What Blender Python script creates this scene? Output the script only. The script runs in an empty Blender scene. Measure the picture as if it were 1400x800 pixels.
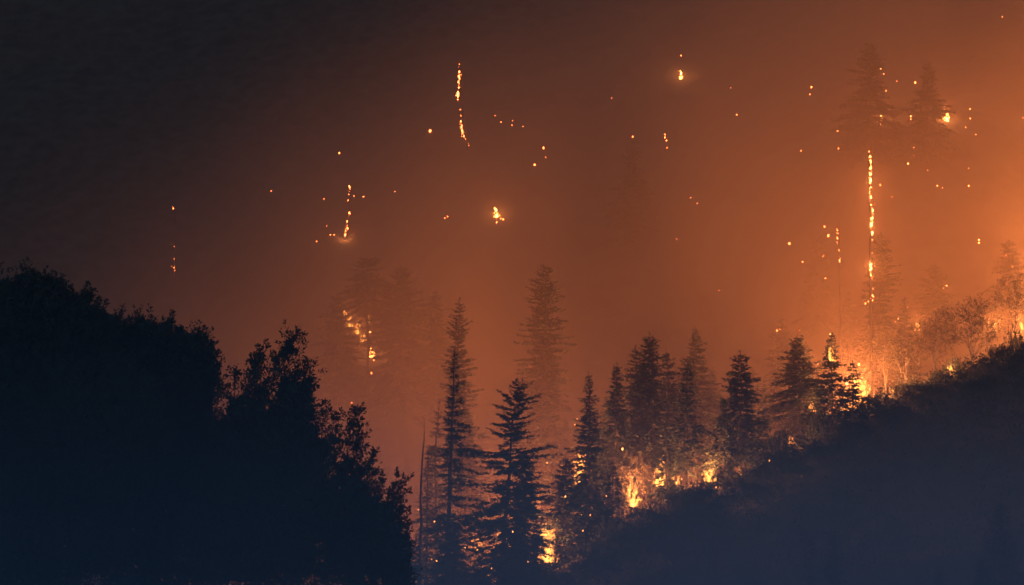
import bpy, math, random
import numpy as np
from mathutils import Vector

# ------------------------------------------------------------------ camera
sc = bpy.context.scene
F = 3970.0                      # focal length in pixels of a 1400 px wide frame
PITCH = math.radians(2.8)
cam_d = bpy.data.cameras.new('camera')
cam_d.sensor_width = 36.0
cam_d.lens = 36.0 * F / 1400.0
cam_d.clip_start = 0.5
cam_d.clip_end = 6000.0
cam = bpy.data.objects.new('camera', cam_d)
sc.collection.objects.link(cam)
cam.location = (0, 0, 0)
cam.rotation_euler = (math.pi / 2 + PITCH, 0, 0)
sc.camera = cam

# ------------------------------------------------------------------ night sky
world = bpy.data.worlds.new('World')
sc.world = world
world.use_nodes = True
wn = world.node_tree
wn.nodes.clear()
sky = wn.nodes.new('ShaderNodeTexSky')
sky.sky_type = 'NISHITA'
sky.sun_disc = False
sky.sun_elevation = math.radians(2.0)
sky.ozone_density = 3.0
sky.dust_density = 0.0
sky.sun_rotation = math.radians(200.0)
bg = wn.nodes.new('ShaderNodeBackground')
SKY = 0.07
bg.inputs['Strength'].default_value = SKY
wo = wn.nodes.new('ShaderNodeOutputWorld')
wn.links.new(sky.outputs[0], bg.inputs['Color'])
wn.links.new(bg.outputs[0], wo.inputs['Surface'])

sc.view_settings.view_transform = 'Standard'
sc.view_settings.look = 'None'
sc.view_settings.exposure = 1.5
sc.view_settings.gamma = 1.0
sc.view_settings.use_curve_mapping = False
cy = sc.cycles
cy.max_bounces = 4
cy.diffuse_bounces = 1
cy.glossy_bounces = 1
cy.transmission_bounces = 2
cy.volume_bounces = 0
cy.transparent_max_bounces = 24
cy.use_denoising = True
cy.denoiser = 'OPENIMAGEDENOISE'
cy.sample_clamp_indirect = 4.0
cy.volume_step_rate = 1.0
cy.volume_max_steps = 256
cy.use_light_tree = True

FIRE = (1.0, 0.33, 0.095)        # colour of the firelight
FIRE_POWER = 0.205                # one scale for all flames' light

# ------------------------------------------------------------------ helpers
col = sc.collection
R = random.Random(7)


def ray(px, py):
    k = (400.0 - py) / F
    c, s = math.cos(PITCH), math.sin(PITCH)
    return np.array([(px - 700.0) / F, c - s * k, s + c * k])


def at(px, py, y):
    v = ray(px, py)
    return v * (y / v[1])


def smooth(a, b, x):
    t = np.clip((np.asarray(x, float) - a) / (b - a), 0, 1)
    return t * t * (3 - 2 * t)


def _hash(ix, iy, seed):
    h = (ix.astype(np.int64) * 374761393 + iy.astype(np.int64) * 668265263 + seed * 974634777) & 0x7fffffff
    h = ((h ^ (h >> 13)) * 1274126177) & 0x7fffffff
    return ((h ^ (h >> 16)) & 0xffff) / 65535.0


def vnoise(x, y, seed=0):
    x = np.asarray(x, float); y = np.asarray(y, float)
    ix = np.floor(x); iy = np.floor(y)
    fx = x - ix; fy = y - iy
    fx = fx * fx * (3 - 2 * fx); fy = fy * fy * (3 - 2 * fy)
    a = _hash(ix, iy, seed); b = _hash(ix + 1, iy, seed)
    c = _hash(ix, iy + 1, seed); d = _hash(ix + 1, iy + 1, seed)
    return (a * (1 - fx) + b * fx) * (1 - fy) + (c * (1 - fx) + d * fx) * fy


def fbm(x, y, seed=0, o=4):
    s = 0; a = 0.5
    for i in range(o):
        s = s + a * (vnoise(x, y, seed + i) - 0.5) * 2
        x = np.asarray(x) * 2.03; y = np.asarray(y) * 2.03; a *= 0.5
    return s


# ------------------------------------------------------------------ terrain
CREST = [(-200, 1010, 372), (300, 950, 382), (560, 850, 395), (700, 806, 405), (760, 778, 410), (830, 724, 414),
         (870, 702, 418), (930, 676, 422), (985, 663, 427), (1040, 634, 433), (1100, 602, 440), (1150, 578, 446),
         (1200, 548, 452), (1260, 524, 458), (1310, 510, 462), (1350, 487, 466), (1400, 475, 470),
         (1600, 420, 485), (1900, 360, 510)]
CP = np.array([at(*c) for c in CREST])
XS = np.linspace(-700, 700, 1401)


def _curve(v):
    c = np.interp(XS, CP[:, 0], v)
    k = np.hanning(13); k /= k.sum()
    return np.convolve(np.pad(c, 6, mode='edge'), k, mode='valid')


CY = _curve(CP[:, 1]); CZ = _curve(CP[:, 2])


def ground(x, y):
    x = np.asarray(x, float); y = np.asarray(y, float)
    yc = np.interp(x, XS, CY); zc = np.interp(x, XS, CZ)
    vz = -46.0
    d = yc - y
    dep = np.maximum(zc - vz, 4.0)
    front = zc - dep * (1 - np.exp(-np.maximum(d, 0) * 0.42 / dep))
    back = zc - 0.5 * np.maximum(-d, 0)
    ridge = np.where(d > 0, front, back)
    near = -1.75 - 0.055 * y + np.minimum(y + 60, 0) * -0.12
    near = near * (1 - smooth(165, 260, y)) + vz * smooth(165, 260, y)
    ridge = np.where(y < 262, np.maximum(near, vz - 1), ridge)
    mtn = -36 + 0.74 * (y - 446) + 0.10 * x
    mtn = np.where(mtn > 150, 150 + 70 * np.tanh((mtn - 150) / 70), mtn)
    mtn = mtn + 21 * np.exp(-((x - 78) / 30.0) ** 2 - ((y - 530) / 34.0) ** 2)      # a ledge on the slope
    mtn = mtn + fbm(x / 70.0, y / 70.0, 3, 3) * 9.0 * smooth(470, 560, y)
    k = 7.0
    h = np.clip(0.5 + 0.5 * (mtn - ridge) / k, 0, 1)
    z = np.where(y > 300, ridge * (1 - h) + mtn * h + k * h * (1 - h), ridge)
    z = z + fbm(x / 11.0, y / 11.0, 11, 3) * 1.1 * smooth(170, 260, y)
    return z


def gz(x, y):
    return float(ground(x, y))


def hit(px, py, y0=300.0):
    """point where the view through a pixel meets the ground"""
    v = ray(px, py); v = v / v[1]
    ys = np.arange(y0, 1300, 1.0)
    dz = v[2] * ys - ground(v[0] * ys, ys)
    i = np.argmax(dz < 0)
    if dz[i] >= 0:
        i = len(ys) - 1
    y = ys[i] if i == 0 else ys[i - 1] + dz[i - 1] / (dz[i - 1] - dz[i] + 1e-9)
    return v * y


# ------------------------------------------------------------------ materials
def mat_principled(name, c1, c2, scale, rough=0.9, detail=4.0, bump=0.0):
    m = bpy.data.materials.new(name); m.use_nodes = True
    nt = m.node_tree; b = nt.nodes['Principled BSDF']
    tc = nt.nodes.new('ShaderNodeTexCoord')
    n = nt.nodes.new('ShaderNodeTexNoise'); n.inputs['Scale'].default_value = scale; n.inputs['Detail'].default_value = detail
    r = nt.nodes.new('ShaderNodeValToRGB')
    r.color_ramp.elements[0].position = 0.3; r.color_ramp.elements[1].position = 0.7
    r.color_ramp.elements[0].color = (*c1, 1); r.color_ramp.elements[1].color = (*c2, 1)
    nt.links.new(tc.outputs['Object'], n.inputs['Vector'])
    nt.links.new(n.outputs[0], r.inputs[0]); nt.links.new(r.outputs[0], b.inputs['Base Color'])
    b.inputs['Roughness'].default_value = rough
    b.inputs['Specular IOR Level'].default_value = 0.15
    if bump:
        bn = nt.nodes.new('ShaderNodeBump'); bn.inputs['Strength'].default_value = bump; bn.inputs['Distance'].default_value = 0.3
        nt.links.new(n.outputs[0], bn.inputs['Height']); nt.links.new(bn.outputs[0], b.inputs['Normal'])
    return m


M = {}
M['soil'] = mat_principled('soil_and_litter', (0.03, 0.026, 0.02), (0.075, 0.06, 0.042), 0.35, bump=0.6)
M['bark'] = mat_principled('conifer_bark', (0.045, 0.034, 0.027), (0.11, 0.085, 0.065), 2.5, bump=0.5)
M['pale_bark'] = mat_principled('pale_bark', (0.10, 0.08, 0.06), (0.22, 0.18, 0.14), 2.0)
M['needle'] = mat_principled('conifer_needles', (0.026, 0.034, 0.024), (0.055, 0.064, 0.04), 0.8)
M['leaf'] = mat_principled('broad_leaves', (0.035, 0.040, 0.028), (0.065, 0.068, 0.042), 1.2)
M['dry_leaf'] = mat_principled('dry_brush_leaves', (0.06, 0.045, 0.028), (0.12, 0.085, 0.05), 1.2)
M['char'] = mat_principled('charred_wood', (0.012, 0.011, 0.01), (0.035, 0.03, 0.026), 2.0, bump=0.5)


def mat_flame(name, hot, cool, strength_hot, strength_cool, scale):
    """flames give off light and let light through: emission added to transparency"""
    m = bpy.data.materials.new(name); m.use_nodes = True
    nt = m.node_tree; nt.nodes.clear()
    tc = nt.nodes.new('ShaderNodeTexCoord')
    n = nt.nodes.new('ShaderNodeTexNoise'); n.inputs['Scale'].default_value = scale; n.inputs['Detail'].default_value = 3
    nt.links.new(tc.outputs['Object'], n.inputs['Vector'])
    r = nt.nodes.new('ShaderNodeValToRGB')
    r.color_ramp.elements[0].position = 0.38; r.color_ramp.elements[1].position = 0.62
    r.color_ramp.elements[0].color = (*[c * strength_cool / strength_hot for c in cool], 1)
    r.color_ramp.elements[1].color = (*hot, 1)
    nt.links.new(n.outputs[0], r.inputs[0])
    e = nt.nodes.new('ShaderNodeEmission'); e.inputs['Strength'].default_value = strength_hot
    nt.links.new(r.outputs[0], e.inputs['Color'])
    t = nt.nodes.new('ShaderNodeBsdfTransparent')
    a = nt.nodes.new('ShaderNodeAddShader'); o = nt.nodes.new('ShaderNodeOutputMaterial')
    nt.links.new(e.outputs[0], a.inputs[0]); nt.links.new(t.outputs[0], a.inputs[1]); nt.links.new(a.outputs[0], o.inputs['Surface'])
    m.cycles.emission_sampling = 'NONE'
    return m


M['flame'] = mat_flame('flame', (1.0, 0.32, 0.055), (1.0, 0.20, 0.025), 0.62, 0.10, 3.0)
M['far_flame'] = mat_flame('far_flame', (1.0, 0.26, 0.05), (1.0, 0.16, 0.025), 5.0, 1.6, 1.2)
M['ember'] = mat_flame('ember', (1.0, 0.17, 0.035), (1.0, 0.11, 0.02), 7.0, 2.6, 2.0)
M['near_ember'] = mat_flame('near_ember', (1.0, 0.30, 0.07), (1.0, 0.20, 0.04), 2.6, 1.0, 2.0)
M['dim_ember'] = mat_flame('dim_ember', (1.0, 0.20, 0.05), (1.0, 0.12, 0.02), 3.0, 1.5, 2.0)


def mat_haze(name, color, density, g=0.2):
    m = bpy.data.materials.new(name); m.use_nodes = True
    nt = m.node_tree; nt.nodes.clear()
    v = nt.nodes.new('ShaderNodeVolumePrincipled'); o = nt.nodes.new('ShaderNodeOutputMaterial')
    v.inputs['Color'].default_value = (*color, 1); v.inputs['Density'].default_value = density
    v.inputs['Anisotropy'].default_value = g
    nt.links.new(v.outputs[0], o.inputs['Volume'])
    return m, nt, v


# ------------------------------------------------------------------ mesh plumbing
def mesh_obj(name, verts, faces, mat, parent=None, smooth_shade=False):
    me = bpy.data.meshes.new(name)
    verts = np.asarray(verts, np.float32).reshape(-1, 3)
    if isinstance(faces, np.ndarray):
        nf, w = faces.shape
        me.vertices.add(len(verts)); me.vertices.foreach_set('co', verts.ravel())
        me.loops.add(nf * w); me.loops.foreach_set('vertex_index', faces.astype(np.int32).ravel())
        me.polygons.add(nf); me.polygons.foreach_set('loop_start', np.arange(0, nf * w, w, dtype=np.int32))
        me.update(calc_edges=True)
    else:
        me.from_pydata(verts.tolist(), [], faces)
    if smooth_shade:
        me.polygons.foreach_set('use_smooth', np.ones(len(me.polygons), bool))
    me.materials.append(mat)
    o = bpy.data.objects.new(name, me)
    col.objects.link(o)
    if parent:
        o.parent = parent
    return o


def empty(name, loc):
    o = bpy.data.objects.new(name, None); col.objects.link(o)
    o.location = loc; o.empty_display_size = 0.5
    return o


def tag(o, label=None, cat=None, group=None, kind=None):
    if label: o['label'] = label
    if cat: o['category'] = cat
    if group: o['group'] = group
    if kind: o['kind'] = kind
    return o


class Soup:
    """collects quads and tubes; one build() makes one mesh"""
    def __init__(self):
        self.v = []; self.f = []; self.n = 0

    def add(self, v, f):
        self.v.append(np.asarray(v, float)); self.f.append(np.asarray(f, int) + self.n); self.n += len(v)

    def tube(self, pts, radii, sides=6):
        pts = np.asarray(pts, float); n = len(pts)
        t = np.gradient(pts, axis=0); t /= np.linalg.norm(t, axis=1, keepdims=True) + 1e-9
        ref = np.array([0.31, 0.22, 0.93]) if abs(t[0][2]) < 0.8 else np.array([0.96, 0.21, 0.1])
        a = np.cross(t, ref); a /= np.linalg.norm(a, axis=1, keepdims=True) + 1e-9
        b = np.cross(t, a)
        th = np.linspace(0, 2 * math.pi, sides, endpoint=False)
        ring = (a[:, None, :] * np.cos(th)[None, :, None] + b[:, None, :] * np.sin(th)[None, :, None])
        v = pts[:, None, :] + ring * np.asarray(radii, float)[:, None, None]
        idx = np.arange(n * sides).reshape(n, sides)
        q = np.stack([idx[:-1], np.roll(idx[:-1], -1, 1), np.roll(idx[1:], -1, 1), idx[1:]], -1).reshape(-1, 4)
        self.add(v.reshape(-1, 3), q)

    def blades(self, base, d, side, length, width):
        """rhombic leaves: base point, direction, side vector (unit), arrays"""
        n = len(base)
        L = np.asarray(length)[:, None]; W = np.asarray(width)[:, None]
        p0 = base; p2 = base + d * L
        m = base + d * L * 0.45
        v = np.stack([p0, m + side * W * 0.5, p2, m - side * W * 0.5], 1).reshape(-1, 3)
        self.add(v, np.arange(n * 4).reshape(n, 4))

    def build(self, name, mat, parent=None, smooth_shade=False):
        if not self.v:
            return None
        return mesh_obj(name, np.concatenate(self.v), np.concatenate(self.f), mat, parent, smooth_shade)


def unit(v):
    return v / (np.linalg.norm(v, axis=-1, keepdims=True) + 1e-9)


# ------------------------------------------------------------------ ground sheet
gx = np.unique(np.concatenate([np.linspace(-900, -140, 40), np.linspace(-140, 170, 208), np.linspace(170, 900, 40)]))
gy = np.unique(np.concatenate([np.linspace(-260, 160, 30), np.linspace(160, 370, 60), np.linspace(370, 620, 168),
                               np.linspace(620, 800, 60), np.linspace(800, 1500, 40)]))
GX, GY = np.meshgrid(gx, gy)
GZ = ground(GX, GY)
nx, ny = len(gx), len(gy)
ii = np.arange(nx * ny).reshape(ny, nx)
gf = np.stack([ii[:-1, :-1], ii[:-1, 1:], ii[1:, 1:], ii[1:, :-1]], -1).reshape(-1, 4)
g = mesh_obj('ground', np.stack([GX, GY, GZ], -1).reshape(-1, 3), gf, M['soil'], None, True)
tag(g, kind='structure')
print('ground', GZ.min(), GZ.max())

# ------------------------------------------------------------------ air: haze, valley smoke, hillside smoke
def box(name, lo, hi, mat):
    x0, y0, z0 = lo; x1, y1, z1 = hi
    v = [(x0, y0, z0), (x1, y0, z0), (x1, y1, z0), (x0, y1, z0), (x0, y0, z1), (x1, y0, z1), (x1, y1, z1), (x0, y1, z1)]
    f = [(0, 3, 2, 1), (4, 5, 6, 7), (0, 1, 5, 4), (1, 2, 6, 5), (2, 3, 7, 6), (3, 0, 4, 7)]
    return mesh_obj(name, v, f, mat)


HAZE = 0.00014
VALLEY = 0.0054
SMOKE = 0.0150
hm, _, _ = mat_haze('haze_air', (0.62, 0.80, 1.0), HAZE, 0.1)
hz = box('haze', (-905, -265, float(GZ.min()) - 1), (905, 1505, float(GZ.max()) + 12), hm)
tag(hz, kind='stuff')


def math_node(nt, op, a=None, b=None, c=None):
    n = nt.nodes.new('ShaderNodeMath'); n.operation = op
    for i, s in enumerate((a, b, c)):
        if s is None: continue
        if isinstance(s, (int, float)): n.inputs[i].default_value = s
        else: nt.links.new(s, n.inputs[i])
    return n.outputs[0]


def ramp_node(nt, v, a, b, lo=0.0, hi=1.0):
    n = nt.nodes.new('ShaderNodeMapRange'); n.interpolation_type = 'SMOOTHSTEP'
    nt.links.new(v, n.inputs[0])
    n.inputs[1].default_value = a; n.inputs[2].default_value = b; n.inputs[3].default_value = lo; n.inputs[4].default_value = hi
    return n.outputs[0]


def smoke_density(nt, v, base, ramps, noise_scale=None, lo=0.4, hi=1.6, front=None):
    tc = nt.nodes.new('ShaderNodeTexCoord')
    sp = nt.nodes.new('ShaderNodeSeparateXYZ'); nt.links.new(tc.outputs['Object'], sp.inputs[0])
    out = None
    for axis, a, b in ramps:
        src = sp.outputs[axis] if axis < 3 else math_node(nt, 'SUBTRACT', sp.outputs[2], math_node(nt, 'MULTIPLY', sp.outputs[0], 0.5))   # 3: smoke top tilts up with x, shaped for brighter right, darker upper left
        r = ramp_node(nt, src, a, b)
        out = r if out is None else math_node(nt, 'MULTIPLY', out, r)
    if front:
        sx, f0, f1 = front       # y - sx * max(x, 0)
        xx = math_node(nt, 'MULTIPLY', math_node(nt, 'MAXIMUM', sp.outputs[0], 0.0), sx)
        d = math_node(nt, 'SUBTRACT', sp.outputs[1], xx)
        r = ramp_node(nt, d, f0, f1)
        out = r if out is None else math_node(nt, 'MULTIPLY', out, r)
    if noise_scale:
        n = nt.nodes.new('ShaderNodeTexNoise'); n.inputs['Scale'].default_value = noise_scale; n.inputs['Detail'].default_value = 3.0
        mp = nt.nodes.new('ShaderNodeMapping'); mp.inputs['Rotation'].default_value = (0, 0.7, 0); mp.inputs['Scale'].default_value = (1, 1, 0.45)
        nt.links.new(tc.outputs['Object'], mp.inputs[0]); nt.links.new(mp.outputs[0], n.inputs['Vector'])
        out = math_node(nt, 'MULTIPLY', out, ramp_node(nt, n.outputs[0], 0.36, 0.64, lo, hi))
    nt.links.new(math_node(nt, 'MULTIPLY', out, base), v.inputs['Density'])


vm, nt, v = mat_haze('valley_smoke_air', (0.42, 0.68, 1.0), VALLEY, 0.1)
smoke_density(nt, v, VALLEY, [(2, 8.0, -16.0), (1, 450.0, 110.0)], 0.03, 0.7, 1.3)
vs = box('valley_smoke', (-260, 20, -49), (260, 402, 10), vm)
tag(vs, kind='stuff')
sm, nt, v = mat_haze('hillside_smoke_air', (0.68, 0.44, 0.29), SMOKE, 0.15)
smoke_density(nt, v, SMOKE, [(3, 94.0, -24.0), (0, -280.0, -70.0), (0, 360.0, 260.0)], 0.012, 0.3, 1.75, front=(0.64, 409.0, 452.0))
sk = box('hillside_smoke', (-340, 396, -52), (370, 800, 240), sm)
tag(sk, kind='stuff')

# ------------------------------------------------------------------ fire
def point_light(parent, loc, power, radius=1.2, name='firelight'):
    d = bpy.data.lights.new(name, 'POINT'); d.energy = power * FIRE_POWER; d.color = FIRE; d.shadow_soft_size = radius
    o = bpy.data.objects.new(name, d); col.objects.link(o); o.parent = parent; o.location = loc
    return o



def tongue(rng, w, h):
    s = Soup(); n = 8; t = np.linspace(0, 1, n)
    ph = rng.uniform(0, 6.28)
    lean = rng.uniform(-0.45, 0.45) * h; ly = rng.uniform(-0.2, 0.2) * h
    c = np.stack([lean * t ** 1.4 + 0.16 * h * np.sin(ph + 6 * t) * t, ly * t, h * t], 1)
    rad = w * 0.5 * (1 - t) ** 0.7 * (0.5 + 0.9 * np.sin(np.clip(t * 2.2, 0, 1) * math.pi * 0.5))
    rad = rad * np.array([rng.uniform(0.45, 1.4) for _ in t]) + 0.015
    s.tube(c, rad, 6)
    return s


TONGUES = []
_r = random.Random(99)
for _i in range(14):
    _s = tongue(_r, _r.uniform(0.25, 0.5), 1.0)
    _me = bpy.data.meshes.new('flame')
    _me.from_pydata(np.concatenate(_s.v).tolist(), [], np.concatenate(_s.f).tolist())
    _me.polygons.foreach_set('use_smooth', np.ones(len(_me.polygons), bool))
    _me.materials.append(M['flame'])
    TONGUES.append(_me)
FAR_TONGUES = [m.copy() for m in TONGUES[:6]]
for _me in FAR_TONGUES:
    _me.materials[0] = M['far_flame']


def fire(px, py, y, w_px, h_px, n, power, label, seed, group=None, light_up=0.7, loc=None, meshes=TONGUES, light_at=None):
    """a fire whose base stands on what burns at pixel (px, py), at depth y"""
    rng = random.Random(seed)
    p = at(px, py, y) if loc is None else np.asarray(loc, float)
    s = p[1] / F
    w = w_px * s; h = h_px * s
    root = empty('fire', p)
    tag(root, label, 'fire', group)
    n = int(n * 1.9)
    for i in range(n):
        u = max(-0.5, min(0.5, rng.gauss(0, 0.24)))
        hh = h * rng.uniform(0.07, 0.32) * (1.25 - 1.2 * abs(u))
        o = bpy.data.objects.new('flame', rng.choice(meshes)); col.objects.link(o); o.parent = root
        low = i < n * 0.4
        o.location = (u * w, rng.uniform(-0.3, 0.3) * w, -0.1 if low else rng.uniform(0.0, 0.8) * h * (1 - 1.2 * abs(u)))
        o.rotation_euler = (rng.uniform(-0.2, 0.2), rng.uniform(-0.35, 0.35), rng.uniform(0, 6.28))
        k = hh * rng.uniform(0.7, 1.5)
        o.scale = (k, k, hh)
    if power:
        point_light(root, light_at or (0, 0, h * light_up + 0.5), power)
    return root


def crest_y(px):
    return float(np.interp(px, [c[0] for c in CREST], [c[2] for c in CREST]))


# ------------------------------------------------------------------ conifers
def conifer(name, base, top, width, label, seed, crown0=0.12, dens=1.0, shape=0.8, gap=0.0, droop=0.33, rag=0.35,
            side=0.0, bend=0.0, group=None, cat='conifer', bare=False, trunk_r=None, spray=1.0, tops=1, mat='needle', step=None):
    """a tapered trunk, whorls of drooping limbs and sprays of needles; base and top are world points"""
    g = np.random.RandomState(seed)
    base = np.asarray(base, float); top = np.asarray(top, float)
    root = empty(name, base)
    tag(root, label, cat, group)
    ax = top - base; H = ax[2]
    n = 14; t = np.linspace(0, 1, n)
    wob = np.cumsum(g.normal(0, 0.0035 * H, (n, 2)), 0); wob -= t[:, None] * wob[-1]
    line = ax[None] * t[:, None]
    line[:, :2] += wob
    line[:, 0] += bend * np.maximum(t - 0.86, 0) * 7 - bend * 0.98 * t ** 8 * 0
    line[0, 2] -= 0.6
    r0 = trunk_r or (0.011 * H + 0.05)
    tk = Soup(); tk.tube(line, r0 * (1 - t) ** 0.8 + 0.02, 7)
    tk.build('trunk', M['char' if bare else 'bark'], root, True)

    def along(s):
        return np.stack([np.interp(s, t, line[:, k]) for k in range(3)], -1)

    lim = Soup(); fol = Soup()
    z = crown0; k = 0
    st0 = (step or 0.42) / max(dens, 0.2)
    phase = g.uniform(0, 6.28)
    while z < 0.985:
        f = (z - crown0) / (1 - crown0)
        prof = (1 - f) ** (shape * 1.15) * min(1.0, 0.55 + f * 2.2)
        nb = 6 if not bare else 3
        if g.rand() < gap:
            z += st0 * 1.6 / H; continue
        lay = g.uniform(1 - rag, 1 + rag * 0.45)
        for b in range(nb):
            az = phase + k * 2.4 + b * 2 * math.pi / nb + g.normal(0, 0.3)
            L = width * 0.92 * prof * lay * g.uniform(1 - rag * 0.8, 1.1) + 0.12
            if side: L *= 1 + side * math.cos(az)
            L *= 1 + 0.22 * math.sin(2 * az + 9 * z + seed) + 0.12 * math.sin(3 * az - 23 * z)
            if not bare and g.rand() < 0.14: L *= g.uniform(0.2, 0.6)
            if bare: L *= g.choice([0.25, 0.5, 0.9])
            if L < 0.1: continue
            p0 = along(np.array([z + g.uniform(-0.3, 0.3) * st0 / H]))[0]
            el = 0.42 * f ** 2.2 - droop * (1 - f) + g.normal(0, 0.08)
            m = 5; u = np.linspace(0, 1, m)
            d = np.array([math.cos(az), math.sin(az), 0.0])
            pts = p0 + d * (u * L)[:, None]
            pts[:, 2] += math.tan(el) * L * u - 0.22 * L * u ** 2 * (1 - f) + 0.05 * L * u ** 3
            pts += g.normal(0, 0.02 * L, (m, 3)) * u[:, None]
            lim.tube(pts, 0.012 + (0.010 + 0.012 * L) * (1 - u), 3)
            if bare: continue
            # sprays either side of the limb
            ns = max(3, int(L / 0.155 * spray))
            s = g.uniform(0.12 if f > 0.5 else 0.25, 1.02, ns)
            q = np.stack([np.interp(s, u, pts[:, j]) for j in range(3)], -1)
            sd = np.array([-d[1], d[0], 0.0])
            for rep in range(3):
                sg = g.choice([-1, 1], ns)
                lean = g.uniform(0.25, 1.2, ns)
                dr = d[None] * np.cos(lean)[:, None] + sd[None] * (np.sin(lean) * sg)[:, None]
                dr[:, 2] += g.normal(-0.28, 0.28, ns) + 0.4 * f
                dr = unit(dr)
                ln = (0.30 + 0.24 * L * (1.08 - s)) * g.uniform(0.6, 1.35, ns)
                ln = np.minimum(ln, 0.85)
                up = unit(np.stack([g.normal(0, 0.6, ns), g.normal(0, 0.6, ns), np.ones(ns)], -1))
                sv = unit(np.cross(dr, up))
                fol.blades(q + g.normal(0, 0.05, (ns, 3)), dr, sv, ln, ln * g.uniform(0.26, 0.5, ns))
        z += st0 * g.uniform(0.7, 1.3) / H; k += 1
    # leader
    if not bare:
        ns = 16; q = along(g.uniform(0.93, 1.0, ns))
        dr = unit(np.stack([g.normal(0, 0.5, ns), g.normal(0, 0.5, ns), np.ones(ns)], -1))
        fol.blades(q, dr, unit(np.cross(dr, g.normal(0, 1, (ns, 3)))), g.uniform(0.3, 0.6, ns), g.uniform(0.1, 0.18, ns))
        fol.build('crown', M[mat], root)['kind'] = 'stuff'
    o = lim.build('limbs', M['char' if bare else 'bark'], root)
    if o: o['kind'] = 'stuff'
    return root


def ridge_tree(px, py, dy, w_px, label, seed, base_px=None, y=None, **kw):
    """top at a pixel, foot on the ground behind the ridge"""
    y = y or crest_y(px) + dy
    while at(px, py, y)[2] - gz(at(px, py, y)[0], y) < 11: y -= 3.0
    top = at(px, py, y)
    bx = top[0] if base_px is None else at(base_px, 760, y)[0]
    base = np.array([bx, y, gz(bx, y)])
    return conifer('conifer', base, top, w_px * y / F, label, seed, **kw)


def slope_tree(px, py_top, py_base, w_px, label, seed, **kw):
    """foot where the view meets the mountainside"""
    b = hit(px, py_base, 480.0)
    top = at(px, py_top, b[1])
    return conifer('conifer', b, top, w_px * b[1] / F, label, seed, **kw)


BEHIND = 'conifers behind the ridge crest'
ridge_tree(706, 520, 8, 84, 'ragged conifer with bent top and wide gaps between its layered branches', 1, base_px=674, crown0=0.14, dens=0.72, shape=0.42, gap=0.03, droop=0.15, rag=0.6, bend=0.9, spray=1.25, group=BEHIND)
ridge_tree(719, 622, 4, 66, 'broad dense conifer close beside the ragged bent-topped one', 2, crown0=0.10, dens=1.0, shape=0.5, rag=0.4, spray=1.2, group=BEHIND)
ridge_tree(622, 478, 14, 74, 'tall slender conifer with fuller branches on one side', 3, base_px=606, crown0=0.10, dens=0.8, shape=0.68, gap=0.05, rag=0.6, side=0.35, group=BEHIND)
ridge_tree(601, 545, 34, 44, 'thin sparse conifer between the bare snag and the tall slender conifer', 4, crown0=0.1, dens=0.6, shape=0.5, gap=0.2, rag=0.5, group=BEHIND)
ridge_tree(628, 408, 46, 74, 'smoke-veiled conifer standing behind the tall slender conifer', 5, crown0=0.1, dens=0.8, shape=0.6, rag=0.45, group=BEHIND)
ridge_tree(748, 362, 56, 66, 'very tall pale conifer with a long bare trunk, faint in smoke', 6, base_px=737, crown0=0.26, dens=1.0, shape=0.45, gap=0.03, rag=0.5, group=BEHIND)
ridge_tree(805, 510, 12, 64, 'pointed dense conifer with flames showing through its middle', 7, crown0=0.14, dens=1.1, shape=0.85, rag=0.35, group=BEHIND)
ridge_tree(774, 626, 6, 56, 'short bushy conifer beside the tall flames at the low end', 8, crown0=0.06, dens=1.0, shape=0.5, rag=0.35, group=BEHIND)
ridge_tree(838, 630, 5, 40, 'short dark conifer beside the arched fire glow', 9, crown0=0.05, dens=1.0, shape=0.7, group=BEHIND)
ridge_tree(843, 497, 20, 50, 'open-branched conifer with bare stem showing between two dense ones', 10, crown0=0.46, dens=0.9, shape=0.65, rag=0.4, group=BEHIND)
ridge_tree(888, 456, 24, 66, 'tall many-layered conifer forming the highest of the twin tops', 11, crown0=0.46, dens=1.0, shape=0.62, rag=0.45, group=BEHIND)
ridge_tree(868, 474, 27, 46, 'tall conifer forming the lower of the twin tops', 12, crown0=0.48, dens=0.9, shape=0.6, rag=0.45, group=BEHIND)
ridge_tree(911, 482, 30, 40, 'conifer pressed against the far side of the twin tops', 13, crown0=0.5, dens=0.9, shape=0.5, rag=0.45, group=BEHIND)
ridge_tree(912, 572, 9, 42, 'short conifer standing before the twin-topped conifers', 14, crown0=0.08, dens=0.85, shape=0.7, group=BEHIND)
ridge_tree(950, 448, 44, 56, 'pale conical conifer fading in smoke behind the narrow one', 15, crown0=0.46, dens=1.0, shape=0.7, rag=0.3, group=BEHIND)
ridge_tree(940, 498, 12, 42, 'narrow ragged conifer beside the bright low flame', 16, crown0=0.36, dens=0.8, shape=0.45, rag=0.45, group=BEHIND)
ridge_tree(988, 545, 3, 40, 'small dark conifer beside the brightest low flame', 17, crown0=0.1, dens=1.0, shape=0.75, group=BEHIND)
ridge_tree(1012, 481, 15, 62, 'broad cone-shaped conifer between the small dark one and brush', 18, crown0=0.34, dens=1.1, shape=0.65, rag=0.3, group=BEHIND)
ridge_tree(1045, 522, 40, 20, 'spindly young conifer rising behind the brush', 19, crown0=0.1, dens=0.8, shape=0.8, group=BEHIND)
ridge_tree(1043, 562, 8, 34, 'squat dark conifer on the crest under the spindly one', 20, crown0=0.05, dens=1.0, shape=0.6, group=BEHIND)
ridge_tree(1090, 458, 17, 66, 'large shaggy conifer beside the two small burning conifers', 21, crown0=0.28, dens=1.15, shape=0.6, rag=0.35, group=BEHIND)
ridge_tree(1102, 470, 32, 46, 'conifer half hidden behind the large shaggy conifer', 22, crown0=0.1, dens=0.9, shape=0.7, group=BEHIND)
ridge_tree(1137, 456, 7, 52, 'dark conifer with fire burning inside its upper crown', 23, crown0=0.10, dens=0.95, shape=0.7, rag=0.3, group=BEHIND)
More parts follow.
